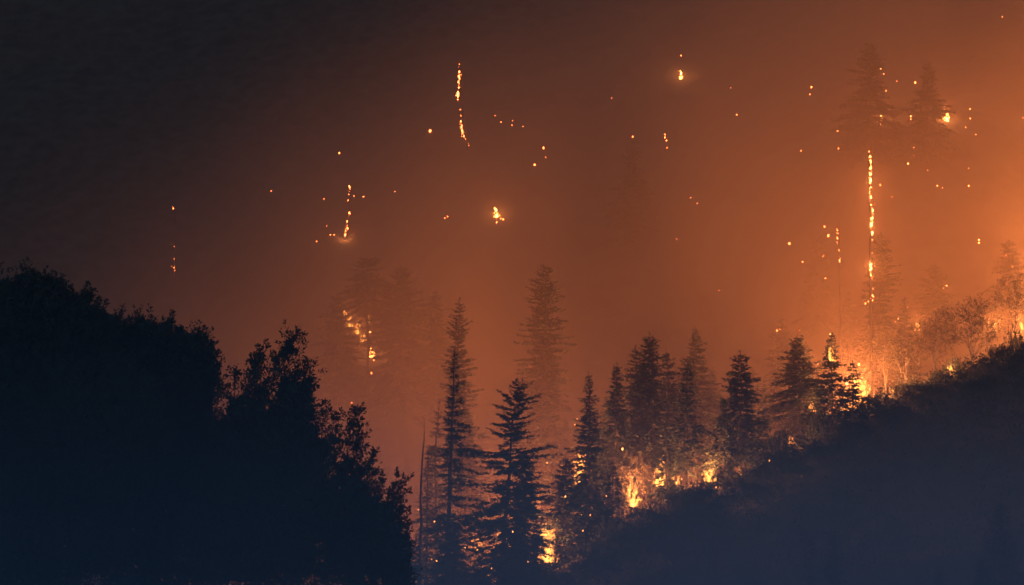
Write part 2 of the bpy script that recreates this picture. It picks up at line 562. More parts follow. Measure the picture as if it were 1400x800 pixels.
ridge_tree(1166, 495, 5, 38, 'small dark conifer silhouetted against the blaze', 24, crown0=0.08, dens=0.85, shape=0.75, rag=0.35, group=BEHIND)
ridge_tree(1205, 318, 30, 54, 'tall smoke-veiled conifer beside the glowing snag', 25, crown0=0.18, dens=0.95, shape=0.55, rag=0.45, group=BEHIND)
ridge_tree(1237, 406, 25, 40, 'mid-height smoky conifer with an ember on its branch', 26, crown0=0.18, dens=0.9, shape=0.65, group=BEHIND)
ridge_tree(1278, 362, 35, 62, 'broad pale conifer lost in orange smoke above the lit brush', 27, crown0=0.2, dens=0.9, shape=0.6, rag=0.4, group=BEHIND)
ridge_tree(1070, 436, 52, 44, 'faint conifer behind the large shaggy conifer', 28, crown0=0.1, dens=0.9, shape=0.6, group=BEHIND)
ridge_tree(1160, 398, 55, 34, 'faint narrow conifer behind the burning conifers', 29, crown0=0.15, dens=0.8, shape=0.6, group=BEHIND)
ridge_tree(1380, 330, 52, 60, 'faint conifer dissolved in the brightest orange smoke', 30, crown0=0.15, dens=0.8, shape=0.6, group=BEHIND)

for k, (px, py, dy, w, lab) in enumerate([(861, 524, 48, 34, 'slim conifer filling the gap before the twin-topped conifers'),
                                         (928, 512, 46, 30, 'slim conifer wedged between the twin tops and the narrow one'),
                                         (975, 505, 50, 36, 'slim veiled conifer rising behind the small dark one'),
                                         (1032, 508, 46, 34, 'slim veiled conifer behind the broad cone-shaped one'),
                                         (586, 612, 26, 30, 'thin short conifer behind the bare dead one'),
                                         (641, 566, 46, 40, 'slim veiled conifer behind the tall slender one'),
                                         (774, 575, 52, 40, 'slim veiled conifer behind the short bushy one'),
                                         (1060, 500, 48, 34, 'slim veiled conifer behind the squat dark one'),
                                         (824, 560, 30, 30, 'slim conifer beside the pointed dense one'),
                                         (1122, 492, 34, 32, 'slim conifer between the shaggy and the burning one')]):
    ridge_tree(px, py, dy, w, lab, 600 + k, crown0=0.45, dens=0.9, shape=0.8, rag=0.45, group=BEHIND)

SLOPE = 'conifers on the mountainside'
slope_tree(1190, 58, 232, 56, 'tall ragged conifer alone on the high slope with fire at its foot', 41, crown0=0.08, dens=0.9, shape=0.42, rag=0.5, group=SLOPE)
slope_tree(1268, 84, 222, 52, 'conifer on the high slope with embers in its crown', 42, crown0=0.1, dens=0.9, shape=0.6, rag=0.45, group=SLOPE)
slope_tree(1168, 140, 226, 34, 'short bushy conifer beside the tall ragged one on high slope', 43, crown0=0.05, dens=0.9, shape=0.6, group=SLOPE)
slope_tree(1222, 160, 226, 34, 'low conifer between the two high-slope conifers', 44, crown0=0.05, dens=0.9, shape=0.6, group=SLOPE)
slope_tree(502, 352, 545, 60, 'straight-trunked conifer beside the lit foliage on the dim slope', 45, crown0=0.62, dens=0.7, shape=0.5, group=SLOPE)
slope_tree(548, 366, 575, 86, 'broad dim conifer next to the straight-trunked one', 46, crown0=0.05, dens=1.0, shape=0.5, group=SLOPE)
slope_tree(461, 405, 548, 56, 'dim conifer before the lit foliage', 47, crown0=0.1, dens=0.7, shape=0.5, group=SLOPE)
slope_tree(596, 398, 575, 56, 'dim conifer rising beside the broad dim one', 48, crown0=0.05, dens=0.9, shape=0.6, group=SLOPE)
slope_tree(865, 190, 330, 46, 'ghostly conifer high on the smoky slope', 49, crown0=0.05, dens=0.9, shape=0.6, group=SLOPE)
slope_tree(1120, 318, 455, 40, 'ghostly conifer among drifting embers', 50, crown0=0.05, dens=0.9, shape=0.6, group=SLOPE)


# ------------------------------------------------------------------ broadleaf trees
def sprigs(fol, tw, g, centre, direction, length, leaves, leaf, spread=0.22):
    """twigs with leaves set round them; arrays of centres and directions"""
    n = len(centre)
    for i in range(n):
        L = length[i]
        u = g.uniform(0.05, 1.0, leaves)
        d = direction[i]
        bend = g.normal(0, 0.16, 3)
        q = centre[i] + d * (u * L)[:, None] + bend * (u ** 2 * L)[:, None]
        a = g.normal(0, 1, (leaves, 3)); a -= d * (a @ d)[:, None]; a = unit(a)
        q = q + a * (spread * L * (1.0 - 0.75 * u) * g.uniform(0, 1, leaves))[:, None]
        dr = unit(d * 0.75 + a * g.uniform(0.5, 1.2, (leaves, 1)))
        sv = unit(np.cross(dr, g.normal(0, 1, (leaves, 3))))
        ln = leaf * g.uniform(0.6, 1.35, leaves)
        fol.blades(q, dr, sv, ln, ln * g.uniform(0.35, 0.6, leaves))
        if tw is not None:
            uu = np.array([0, 0.5, 0.95])
            tw.tube(centre[i] + d * (uu * L)[:, None] + bend * (uu ** 2 * L)[:, None], [0.012, 0.008, 0.004], 3)


def broadleaf(name, y, base_px, lobes, tips, label, seed, leaf=0.18, group=None, n_per=1.0, mat='leaf', bark='bark', cat='tree', base=None, trunk_r=0.24, leaves=30, up=(0.25, 0, 0.75)):
    """crown lobes (px, py, rx, ry) and twig tips (px, py, length px) at depth y, trunk to the ground"""
    g = np.random.RandomState(seed)
    s = y / F
    bx = at(base_px, 760, y)[0]
    b = np.array([bx, y, gz(bx, y)]) if base is None else np.asarray(base, float)
    root = empty(name, b); tag(root, label, cat, group)
    fol = Soup(); tw = Soup(); lim = Soup()
    up = np.array(up)
    C = [at(px, py, y) - b for px, py, rx, ry in lobes]
    Rr = [(rx * s, min(rx, ry) * s, ry * s) for px, py, rx, ry in lobes]
    for c, r in zip(C, Rr):
        area = 4 * r[0] * r[2]
        n = int(22 * area * n_per / max(leaf / 0.15, 0.5) ** 2) + 14
        dv = unit(g.normal(0, 1, (n, 3)))
        rad = g.uniform(0.25, 1.0, n) ** 0.45
        ctr = c + dv * rad[:, None] * np.array(r) * (0.9 + 0.18 * g.rand(n))[:, None]
        dr = unit(dv * 0.55 + up + g.normal(0, 0.35, (n, 3)))
        ln = np.minimum(g.uniform(0.5, 1.25, n) * leaf * 6.0, r[0] * 0.9 + 0.2)
        sprigs(fol, tw, g, ctr, dr, ln, leaves, leaf)
        if n_per >= 1:      # dark inner mass: bigger leaf sprays
            k = int(60 * area)
            dv = unit(g.normal(0, 1, (k, 3))); q = c + dv * (g.uniform(0, 0.82, (k, 1)) ** 0.5) * np.array(r)
            dr = unit(g.normal(0, 1, (k, 3)))
            L = leaf * g.uniform(1.5, 3.0, k)
            fol.blades(q, dr, unit(np.cross(dr, g.normal(0, 1, (k, 3)))), L, L * 0.55)
    if n_per >= 0.7:
        tips = list(tips)
        for px, py, rx, ry in lobes:
            for k in range(int((rx + ry) / 9)):
                a = g.uniform(-0.5, 2.9)
                e = g.uniform(12, 42)
                tips.append((px + rx * 0.95 * math.cos(a) + e * 0.25, py - ry * 0.95 * math.sin(a) - e * 0.45, e + 12))
    for px, py, ln in tips:
        c = at(px, py, y) - b; L = ln * s * 1.1
        d = unit(np.array([g.normal(0.30, 0.14), g.normal(0, 0.15), 1.0]))
        c0 = c - d * L
        k = max(5, int(L / 0.085))
        u = g.uniform(0, 0.9, k)
        cs = c0 + d * (u * L)[:, None] + g.normal(0, 1, (k, 3)) * (0.15 * L * (1 - u) + 0.03)[:, None]
        dd = unit(d[None] + g.normal(0, 0.45, (k, 3)))
        sprigs(fol, tw, g, cs, dd, np.clip(0.30 * L * (1.2 - u), 0.3, 0.8), max(8, int(leaves * 0.45)), leaf)
        tw.tube(np.array([c0 - d * 0.8, c0 + d * L * 0.5, c]), [0.03, 0.02, 0.006], 4)
    # trunk and main limbs
    cm = np.mean(np.array(C), 0)
    t = np.linspace(0, 1, 8)
    line = np.array([cm[0] * 0.8, cm[1], cm[2]])[None] * t[:, None] + np.cumsum(g.normal(0, 0.05, (8, 3)), 0) * t[:, None]
    line[0, 2] -= 0.5
    tk = Soup(); tk.tube(line, trunk_r * (1 - 0.6 * t) * np.where(t == 0, 1.35, 1), 9)
    tk.build('trunk', M[bark], root, True)
    for c, r in zip(C, Rr):
        i = g.randint(3, 7); p0 = line[i]
        for e in range(3):
            end = c + g.normal(0, 0.35, 3) * np.array(r)
            u = np.linspace(0, 1, 6)[:, None]
            pts = p0 * (1 - u) + end * u + np.array([0, 0, 0.12]) * np.sin(u * math.pi) * np.linalg.norm(end - p0)
            lim.tube(pts, trunk_r * 0.42 * (1 - 0.85 * u[:, 0]), 5)
    lim.build('limbs', M[bark], root, True)['kind'] = 'stuff'
    tw.build('twigs', M[bark], root)['kind'] = 'stuff'
    fol.build('crown', M[mat], root)['kind'] = 'stuff'
    return root


broadleaf('broadleaf_tree', 148, 40, [(20, 480, 95, 90), (70, 470, 75, 70), (-40, 560, 110, 120), (90, 600, 130, 120), (30, 720, 140, 130), (45, 412, 36, 26), (105, 455, 32, 36)],
          [(20, 384, 70), (48, 369, 76), (80, 382, 64), (104, 400, 60), (64, 374, 60), (8, 388, 30), (40, 372, 28), (72, 380, 24), (98, 398, 36), (124, 388, 52), (118, 400, 40), (140, 425, 34), (88, 395, 20)],
          'tall dark broadleaf tree with rounded crown, highest of the foreground trees', 61)
broadleaf('broadleaf_tree', 156, 215, [(205, 508, 64, 58), (250, 528, 38, 46), (190, 590, 80, 100), (250, 620, 60, 90), (215, 730, 110, 110), (160, 480, 40, 36), (262, 500, 26, 36)],
          [(160, 438, 54), (192, 434, 54), (215, 440, 50), (252, 454, 60), (150, 430, 26), (178, 437, 26), (205, 440, 26), (238, 428, 44), (228, 440, 30), (280, 444, 56), (262, 458, 44), (284, 480, 40), (292, 510, 30)],
          'dark broadleaf tree with thin sprigs sticking up past its flat-topped crown', 62)
broadleaf('broadleaf_tree', 150, 350, [(340, 580, 32, 42), (398, 555, 22, 40), (378, 630, 50, 58), (325, 650, 50, 80), (412, 625, 30, 34), (360, 730, 100, 100)],
          [(322, 506, 36), (347, 480, 62), (366, 466, 62), (358, 486, 50), (392, 462, 64), (414, 442, 92), (402, 462, 70), (426, 486, 74), (432, 516, 60), (444, 545, 50), (458, 562, 52), (452, 596, 44), (306, 524, 30), (430, 560, 50), (446, 622, 40), (436, 640, 40)],
          'dark leafy broadleaf tree with two pointed leaning tops', 63)
broadleaf('broadleaf_tree', 143, 480, [(476, 665, 16, 30), (462, 706, 36, 44), (498, 722, 20, 36), (440, 745, 60, 66), (495, 775, 46, 56)],
          [(491, 550, 74), (482, 572, 60), (468, 598, 54), (499, 576, 60), (512, 612, 58), (460, 622, 44), (524, 652, 50), (444, 640, 50), (516, 640, 46), (488, 600, 60), (530, 690, 40)],
          'smaller broadleaf tree with one narrow leafy spire', 64, n_per=0.9)
broadleaf('broadleaf_tree', 140, 530, [(532, 730, 14, 34), (526, 772, 26, 40), (510, 795, 40, 40)],
          [(543, 646, 50), (555, 652, 46), (550, 680, 44), (558, 702, 40), (534, 664, 50), (560, 735, 36), (528, 690, 44), (552, 765, 36)],
          'small slim broadleaf tree at the outer edge of the foreground trees', 65, n_per=0.8, trunk_r=0.14)


# ------------------------------------------------------------------ small trees lit by the fire at the crest
def lit_tree(px, dy, lobes, label, seed, y=None, **kw):
    y = y or crest_y(px) + dy
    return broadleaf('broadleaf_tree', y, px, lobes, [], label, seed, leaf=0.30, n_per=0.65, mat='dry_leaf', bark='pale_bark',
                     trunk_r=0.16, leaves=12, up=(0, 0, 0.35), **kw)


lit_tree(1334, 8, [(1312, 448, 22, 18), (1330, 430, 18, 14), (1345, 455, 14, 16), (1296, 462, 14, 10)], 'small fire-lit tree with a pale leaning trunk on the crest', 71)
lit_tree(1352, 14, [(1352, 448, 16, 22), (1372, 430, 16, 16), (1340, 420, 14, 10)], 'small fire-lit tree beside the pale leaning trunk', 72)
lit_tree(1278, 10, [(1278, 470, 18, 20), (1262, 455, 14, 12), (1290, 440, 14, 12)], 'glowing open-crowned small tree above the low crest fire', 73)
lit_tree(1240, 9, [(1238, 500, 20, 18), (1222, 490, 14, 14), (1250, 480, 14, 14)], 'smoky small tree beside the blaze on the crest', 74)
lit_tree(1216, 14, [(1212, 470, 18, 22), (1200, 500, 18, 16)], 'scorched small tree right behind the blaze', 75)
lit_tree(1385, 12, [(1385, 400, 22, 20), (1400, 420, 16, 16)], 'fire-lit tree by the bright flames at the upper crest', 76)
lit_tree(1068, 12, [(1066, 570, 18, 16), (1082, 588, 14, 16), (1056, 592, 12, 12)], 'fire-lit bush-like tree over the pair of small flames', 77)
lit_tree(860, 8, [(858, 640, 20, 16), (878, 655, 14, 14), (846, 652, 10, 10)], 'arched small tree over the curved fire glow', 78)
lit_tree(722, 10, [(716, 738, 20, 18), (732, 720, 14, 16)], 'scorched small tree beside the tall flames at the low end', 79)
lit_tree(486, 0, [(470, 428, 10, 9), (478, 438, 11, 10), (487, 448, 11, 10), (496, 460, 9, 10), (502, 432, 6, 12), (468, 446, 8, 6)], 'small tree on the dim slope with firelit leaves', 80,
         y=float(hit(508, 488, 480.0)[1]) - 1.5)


LANDMARK = [(628, 140, 'the tall glowing snag high on the slope'), (475, 290, 'the short glowing snag with the bright foot'), (1190, 300, 'the tallest burning snag'),
            (238, 330, 'the thin red-sparked snag'), (1146, 330, 'the thin snag with small embers'), (679, 297, 'the lone small slope flame'), (931, 104, 'the lone upright flame'),
            (1190, 140, 'the tall ragged high-slope conifer'), (1268, 140, 'the ember-crowned high-slope conifer'), (505, 450, 'the firelit leaves on the dim slope'),
            (1278, 400, 'the broad pale conifer in orange smoke'), (1090, 470, 'the large shaggy conifer'), (1294, 166, 'the cluster of high-slope flames'),
            (900, 190, 'the ghostly high-slope conifer'), (1380, 340, 'the faint conifer in brightest smoke'), (748, 400, 'the very tall pale conifer')]
GROVE = [(580, 700, 'the bare dead conifer'), (612, 640, 'the tall slender conifer'), (690, 680, 'the ragged bent-topped conifer'), (748, 730, 'the tall low-end flames'),
         (805, 620, 'the pointed dense conifer'), (838, 680, 'the arched fire glow'), (888, 600, 'the twin-topped conifers'), (945, 620, 'the narrow ragged conifer'),
         (985, 630, 'the small dark conifer'), (1045, 600, 'the squat dark conifer'), (1090, 560, 'the large shaggy conifer'), (1137, 500, 'the dark burning conifer'),
         (1166, 530, 'the silhouetted conifer before the blaze'), (1237, 450, 'the smoky ember-hung conifer'), (1300, 510, 'the small bright crest fire'), (1340, 480, 'the pale leaning trunk'),
         (1385, 455, 'the bright upper-crest flames'), (1205, 100, 'the high-slope conifer')]


def near(px, py, table):
    return min(table, key=lambda t: (t[0] - px) ** 2 + (t[1] - py) ** 2)[2]


# ------------------------------------------------------------------ shrubs on the ridge
def shrub_mesh(seed, n=70, leaf=0.26):
    g = np.random.RandomState(seed); fol = Soup(); st = Soup()
    dv = unit(g.normal(0, 1, (n, 3))); dv[:, 2] = np.abs(dv[:, 2])
    lump = 1 + 0.35 * np.sin(dv[:, 0] * 4 + seed) * np.cos(dv[:, 1] * 5 + seed * 2)
    ctr = dv * lump[:, None] * g.uniform(0.25, 1.0, (n, 1)) ** 0.5 * np.array([1.0, 1.0, 0.85]) * 0.9
    sprigs(fol, None, g, ctr, unit(dv * 0.6 + np.array([0, 0, 0.7]) + g.normal(0, 0.3, (n, 3))), g.uniform(0.25, 0.6, n), 16, leaf * 0.55, 0.4)
    for k in range(7):
        e = ctr[k]; u = np.linspace(0, 1, 4)[:, None]
        st.tube(np.array([0, 0, -0.2]) * (1 - u) + e * u, 0.05 * (1 - 0.8 * u[:, 0]), 4)
    a = bpy.data.meshes.new('foliage'); a.from_pydata(np.concatenate(fol.v).tolist(), [], np.concatenate(fol.f).tolist()); a.materials.append(M['leaf'])
    b = bpy.data.meshes.new('stems'); b.from_pydata(np.concatenate(st.v).tolist(), [], np.concatenate(st.f).tolist()); b.materials.append(M['bark'])
    return a, b


SHRUBS = [shrub_mesh(200 + i) for i in range(6)]


def shrub(x, y, size, label, group, tall=1.0, z=None):
    o = empty('shrub', (x, y, (gz(x, y) if z is None else z) - 0.15))
    tag(o, label, 'shrub', group)
    a, b = R.choice(SHRUBS)
    for nm, me in (('foliage', a), ('stems', b)):
        c = bpy.data.objects.new(nm, me); col.objects.link(c); c.parent = o; c['kind'] = 'stuff'
    o.scale = (size, size, size * tall); o.rotation_euler = (0, 0, R.uniform(0, 6.28))
    return o


for i in range(110):
    px = 600 + i * 7.5 + R.uniform(-6, 6)
    y = crest_y(px) + R.uniform(-9, 2.5)
    x = at(px, 600, y)[0]
    sz = R.uniform(0.8, 2.0)
    word = 'small' if sz < 1.2 else 'mid-sized' if sz < 1.6 else 'large'
    shrub(x, y, sz, '%s dark shrub on the ridge crest near %s' % (word, near(px, float(np.interp(px, [c[0] for c in CREST], [c[1] for c in CREST])), GROVE)), 'shrubs along the ridge crest', R.uniform(0.7, 1.2))
for px, py, dy, w, lab in [(1308, 488, 1, 17, 'dark spreading shrub right behind the small crest fire'),
                           (1388, 450, 4, 13, 'dark shrub in front of the bright upper-crest flames'),
                           (1282, 505, -1, 13, 'dark low shrub beside the small crest fire'),
                           (1066, 590, 0, 16, 'dark round shrub beside the pair of small flames'),
                           (1118, 566, 2, 14, 'dark round shrub at the foot of the large shaggy conifer')]:
    y = crest_y(px) + dy; p = at(px, py, y)
    h = max(1.2, p[2] - gz(p[0], y))
    shrub(p[0], y, w * y / F, lab, None, h / (w * y / F))
FRONT = 'dark conifers in the shadow before the ridge'
for k, (px, py, y, w, lab) in enumerate([(618, 716, 398, 62, 'young dense fir in shadow in front of the tall slender conifer'),
                                         (700, 752, 394, 66, 'young dense fir in shadow in front of the ragged bent-topped conifer'),
                                         (655, 764, 392, 50, 'low dark fir between two taller young firs'),
                                         (560, 742, 396, 60, 'low dark fir at the foot of the bare snag'),
                                         (1342, 764, 318, 52, 'near-black fir low on the dark ridge face'),
                                         (1366, 690, 345, 60, 'dim fir higher on the dark ridge face'),
                                         (1284, 778, 322, 40, 'small dim fir low on the dark ridge face'),
                                         (1142, 724, 350, 40, 'slim dim fir on the dark ridge face'),
                                         (1108, 738, 345, 36, 'short dim fir beside the slim one on the ridge face')]):
    top = at(px, py, y)
    conifer('fir', (top[0], y, gz(top[0], y)), top, w * y / F, lab, 300 + k, crown0=0.04, dens=1.1, shape=0.6, rag=0.3, group=FRONT)

# brush on the shadowed face: nobody could count it
g_ = np.random.RandomState(5)
br = Soup()
N = 22000
bx = g_.uniform(-60, 130, N); bd = -6 + 130 * g_.uniform(0, 1, N) ** 1.8
by = np.interp(bx, XS, CY) - bd
bz = ground(bx, by)
clump = vnoise(bx / 4.0, by / 4.0, 77)
ctr = np.stack([bx, by, bz], -1)
for rep in range(7):
    off = g_.normal(0, 0.45, (N, 3)); off[:, 2] = np.abs(off[:, 2]) * 1.6 * (0.35 + clump)
    dr = unit(g_.normal(0, 1, (N, 3)) + np.array([0, 0, 0.7]))
    ln = g_.uniform(0.25, 0.6, N)
    br.blades(ctr + off, dr, unit(np.cross(dr, g_.normal(0, 1, (N, 3)))), ln, ln * 0.5)
b = br.build('brush', M['leaf']); tag(b, kind='stuff')

# ------------------------------------------------------------------ fires along the crest
FL = 'fires along the ridge crest'
for k, (px, py, dy, w, h, n, p, lab) in enumerate([
        (748, 768, 4, 26, 58, 26, 60000, 'tall flames climbing at the low end of the crest'),
        (686, 738, 14, 16, 26, 14, 12000, 'flames behind the trunk of the ragged bent-topped conifer'),
        (793, 662, 22, 22, 46, 26, 40000, 'flames burning behind the middle of the pointed dense conifer'),
        (866, 692, 5, 22, 40, 18, 40000, 'curved flames under the arched small tree'),
        (902, 664, 12, 22, 44, 24, 30000, 'flames behind the short conifer before the twin tops'),
        (880, 674, 9, 12, 13, 8, 12000, 'low broken flames between the arched glow and the twin-topped conifers'),
        (948, 664, 12, 10, 13, 7, 12000, 'low broken flames at the foot of the narrow ragged conifer'),
        (1010, 652, 10, 16, 16, 10, 9000, 'low broken flames at the foot of the broad cone-shaped conifer'),
        (650, 752, 22, 40, 24, 18, 20000, 'low broken flames between the tall slender and the ragged bent-topped conifers'),
        (925, 662, 6, 18, 16, 12, 9000, 'low flickering flames between two conifers on the crest'),
        (969, 658, 3, 20, 28, 26, 45000, 'brightest compact low flame beside the small dark conifer'),
        (1081, 606, 2, 20, 11, 14, 12000, 'pair of small flames at the foot of the large shaggy conifer'),
        (1172, 562, 9, 58, 50, 32, 260000, 'large blaze behind the small silhouetted conifer'),
        (1110, 562, 10, 14, 14, 10, 9000, 'small flames between shaggy conifer and burning conifer'),
        (1220, 537, 3, 8, 12, 8, 3000, 'small flame in brush beside the blaze'),
        (1300, 516, 0.5, 20, 16, 16, 6000, 'small bright crest fire under the dark spreading shrub'),
        (1361, 452, 12, 9, 11, 8, 12000, 'compact flame beside the pale lit trees on upper crest'),
        (1396, 460, 12, 22, 26, 14, 25000, 'bright flames behind the dark shrub on upper crest'),
        (1136, 493, 6, 12, 22, 12, 3000, 'flames inside the upper crown of the dark burning conifer'),
        (1254, 452, 14, 12, 12, 10, 14000, 'small flame in the smoky trees above the crest')]):
    fire(px, py, crest_y(px) + dy, w, h, n, p * 0.5, lab, 400 + k, FL)
# fire down in the gully behind the crest, out of sight below the skyline
for k, (px, dy, p) in enumerate([(420, 44, 110000), (540, 42, 110000), (650, 40, 80000), (715, 44, 430000), (775, 34, 90000), (830, 36, 110000), (890, 36, 90000), (955, 36, 80000), (1030, 34, 50000), (1110, 34, 40000)]):  # the two leftmost are added to redden the smoke on the left
    y = crest_y(px) + dy; x = at(px, 700, y)[0]
    fire(px, 0, y, 50, 34, 30, p, 'unseen flames down in the gully behind the crest grove', 470 + k, 'gully fires', loc=(x, y, gz(x, y)))
# the fire line runs on along the crest
for k, (px, dy, w, h, n, p) in enumerate([(1470, 9, 50, 40, 24, 130000), (1570, 13, 60, 50, 24, 310000), (1700, 16, 60, 60, 24, 600000)]):
    y = crest_y(px) + dy; x = at(px, 450, y)[0]
    fire(px, 0, y, w, h, n, p, 'tall flames where the fire line runs on past the upper crest', 450 + k, FL, loc=(x, y, gz(x, y)))

for k, (px, py, p) in enumerate([(1590, 170, 90000), (1680, 40, 160000)]):  # unseen fires added past the right edge to turn upper-right smoke amber
    q = hit(px, py, 480.0)
    fire(px, py, q[1], 60, 60, 20, p, 'unseen flames added on the mountainside to light the smoke beyond the high-slope conifers', 460 + k, 'mountainside fires added for smoke glow', loc=q)

# ------------------------------------------------------------------ embers
def lump(seed):
    g = np.random.RandomState(seed)
    import bmesh
    bm = bmesh.new(); bmesh.ops.create_icosphere(bm, subdivisions=1, radius=0.5)
    for v in bm.verts: v.co *= g.uniform(0.6, 1.25)
    me = bpy.data.meshes.new('ember'); bm.to_mesh(me); bm.free()
    return me


LUMPS = []
for i in range(8):
    me = lump(i); me.materials.append(M['ember' if i < 4 else 'dim_ember']); LUMPS.append(me)
NEAR_LUMPS = [m.copy() for m in LUMPS[:4]]
for me in NEAR_LUMPS: me.materials[0] = M['near_ember']


def ember_at(p, size_px, tall=1.0, parent=None, bright=True, name='ember', meshes=None):
    o = bpy.data.objects.new(name, R.choice(meshes or (LUMPS[:4] if bright else LUMPS[4:]))); col.objects.link(o)
    k = size_px * p[1] / F
    o.scale = (k, k, k * tall); o.rotation_euler = (0, 0, R.uniform(0, 6.28))
    if parent:
        o.parent = parent; o.location = p - np.array(parent.location)
    else:
        o.location = p
    return o


def snag(px0, py0, px1, py1, spots, label, r=0.35, y=None, group='glowing snags', light=0):
    """a dead trunk on the slope with glowing patches burning up its side"""
    b = hit(px1, py1, 480.0) if y is None else at(px1, py1, y)
    top = at(px0, py0, b[1])
    if y is not None: b[2] = gz(b[0], b[1])
    root = empty('burning_snag', b); tag(root, label, 'snag', group)
    t = np.linspace(0, 1, 9); g = np.random.RandomState(int(px0))
    line = (top - b)[None] * t[:, None] + np.cumsum(g.normal(0, 0.05, (9, 3)), 0) * t[:, None]; line[0, 2] -= 0.5
    s = Soup(); s.tube(line, r * (1 - 0.75 * t), 7); s.build('trunk', M['char'], root, True)
    lim = Soup()
    for k in range(9):
        u = g.uniform(0.35, 0.97); p = (top - b) * u; a = g.uniform(0, 6.28); L = g.uniform(0.4, 1.6)
        lim.tube(np.array([p, p + L * np.array([math.cos(a), math.sin(a), 0.1])]), [0.05, 0.015], 4)
    lim.build('limbs', M['char'], root)['kind'] = 'stuff'
    for px, py, sz, tall, br in spots:
        p = at(px, py, b[1] - r - 0.05)
        for e in range(6 if sz > 1.7 else 2):
            f = 1.0 if e == 0 else R.uniform(0.2, 0.6)
            dx, dz = (0, 0) if e == 0 else (R.gauss(0, 1.1), R.gauss(0, 4.0))
            ember_at(at(px + dx, py + dz, b[1] - r - 0.05), sz * f * R.uniform(0.75, 1.1), tall * R.uniform(0.7, 1.5), root, br and (e == 0 or R.random() < 0.5))
        if light and sz > 3: point_light(root, p - b, light, 0.3)
    return root


snag(628, 84, 640, 204, [(628, 88, 1.3, 1, 1), (628, 98, 2.2, 1.5, 1), (627, 104, 2.8, 1.6, 1), (626.5, 112, 1.8, 2, 1), (627, 120, 1.3, 1.5, 1), (626, 129, 3, 2.2, 1), (626, 136, 1.6, 1.5, 1),
     (629, 150, 1.4, 2, 0), (630, 158, 1.4, 2, 0), (630, 166, 2.2, 1.2, 1), (631, 173, 2.6, 1.8, 0), (632, 179, 2.8, 1.8, 0), (634, 186, 2.2, 1.4, 0), (636.5, 190, 1.4, 1, 0), (641, 199, 1.3, 1, 1)],
     'tall glowing snag high on the dark middle slope', light=4000)
snag(479, 250, 471, 326, [(478, 256, 2.6, 1.2, 1), (476, 274, 1.6, 1.8, 1), (477.5, 291, 2.2, 1.6, 1), (474.5, 303, 2, 1.5, 1), (475, 312, 2.2, 1.6, 1), (472.5, 316, 2, 1.2, 1), (472, 321, 3.6, 1, 1)],
     'short glowing snag on the dim left slope with bright foot', light=3000)
snag(1189, 208, 1192, 420, [(1189.5, 214, 2.6, 1.6, 1), (1190.5, 221, 2.4, 2, 1), (1190, 230, 2.6, 2, 1), (1190.5, 238, 3, 2, 1), (1190.5, 246, 3.2, 2.2, 1), (1190.5, 256, 2.4, 1.6, 1), (1191, 270, 3.6, 1.3, 1), (1193, 288, 2.4, 2, 1),
     (1192.5, 298, 2.2, 2, 1), (1191.5, 307, 3.6, 2, 1), (1192.5, 319, 2.6, 1.5, 1), (1192.5, 328, 1.3, 1.5, 1), (1192.5, 346, 1.2, 2, 0), (1190.5, 362, 3.2, 1.2, 1), (1191, 368, 3.4, 1.4, 1), (1190.5, 376, 2, 1.4, 1), (1193, 404, 1.8, 1.4, 1), (1193, 411, 1.3, 1, 1)],
     'tallest snag burning in a long bright line of embers', r=0.4, light=3000, y=479.0)
snag(238, 280, 239, 376, [(237, 285, 1.5, 1.2, 1), (238, 337, 1, 1, 0), (238, 354, 1.1, 1, 0), (238, 366, 1.5, 1.2, 1), (239, 370, 1.1, 1, 1)], 'thin snag with a few red sparks above the foreground trees', r=0.2)
snag(1145, 310, 1150, 470, [(1145, 315, 1.7, 1, 1), (1145.5, 319, 1.4, 1, 1), (1145, 326, 2.2, 1.4, 1), (1147, 342, 1.2, 1.5, 0), (1148, 356, 2, 1.3, 1), (1148, 358, 1.3, 1, 1)], 'thin snag with small embers beside the tallest burning snag', r=0.22, y=489.0)
conifer('bare_snag', (at(571, 780, 416)[0], 416, gz(at(571, 780, 416)[0], 416)), at(580, 572, 416), 5.5, 'bare dead conifer with stubby branches at the edge of the grove', 90, bare=True, crown0=0.25, dens=0.55, rag=0.5, trunk_r=0.42, cat='snag')
conifer('bare_snag', (at(1152, 480, 500)[0], 500, gz(at(1152, 480, 500)[0], 500)), at(1147, 398, 500), 2.0, 'thin bare pole standing in smoke behind the burning conifer', 91, bare=True, crown0=0.6, dens=0.3, trunk_r=0.2, cat='snag')

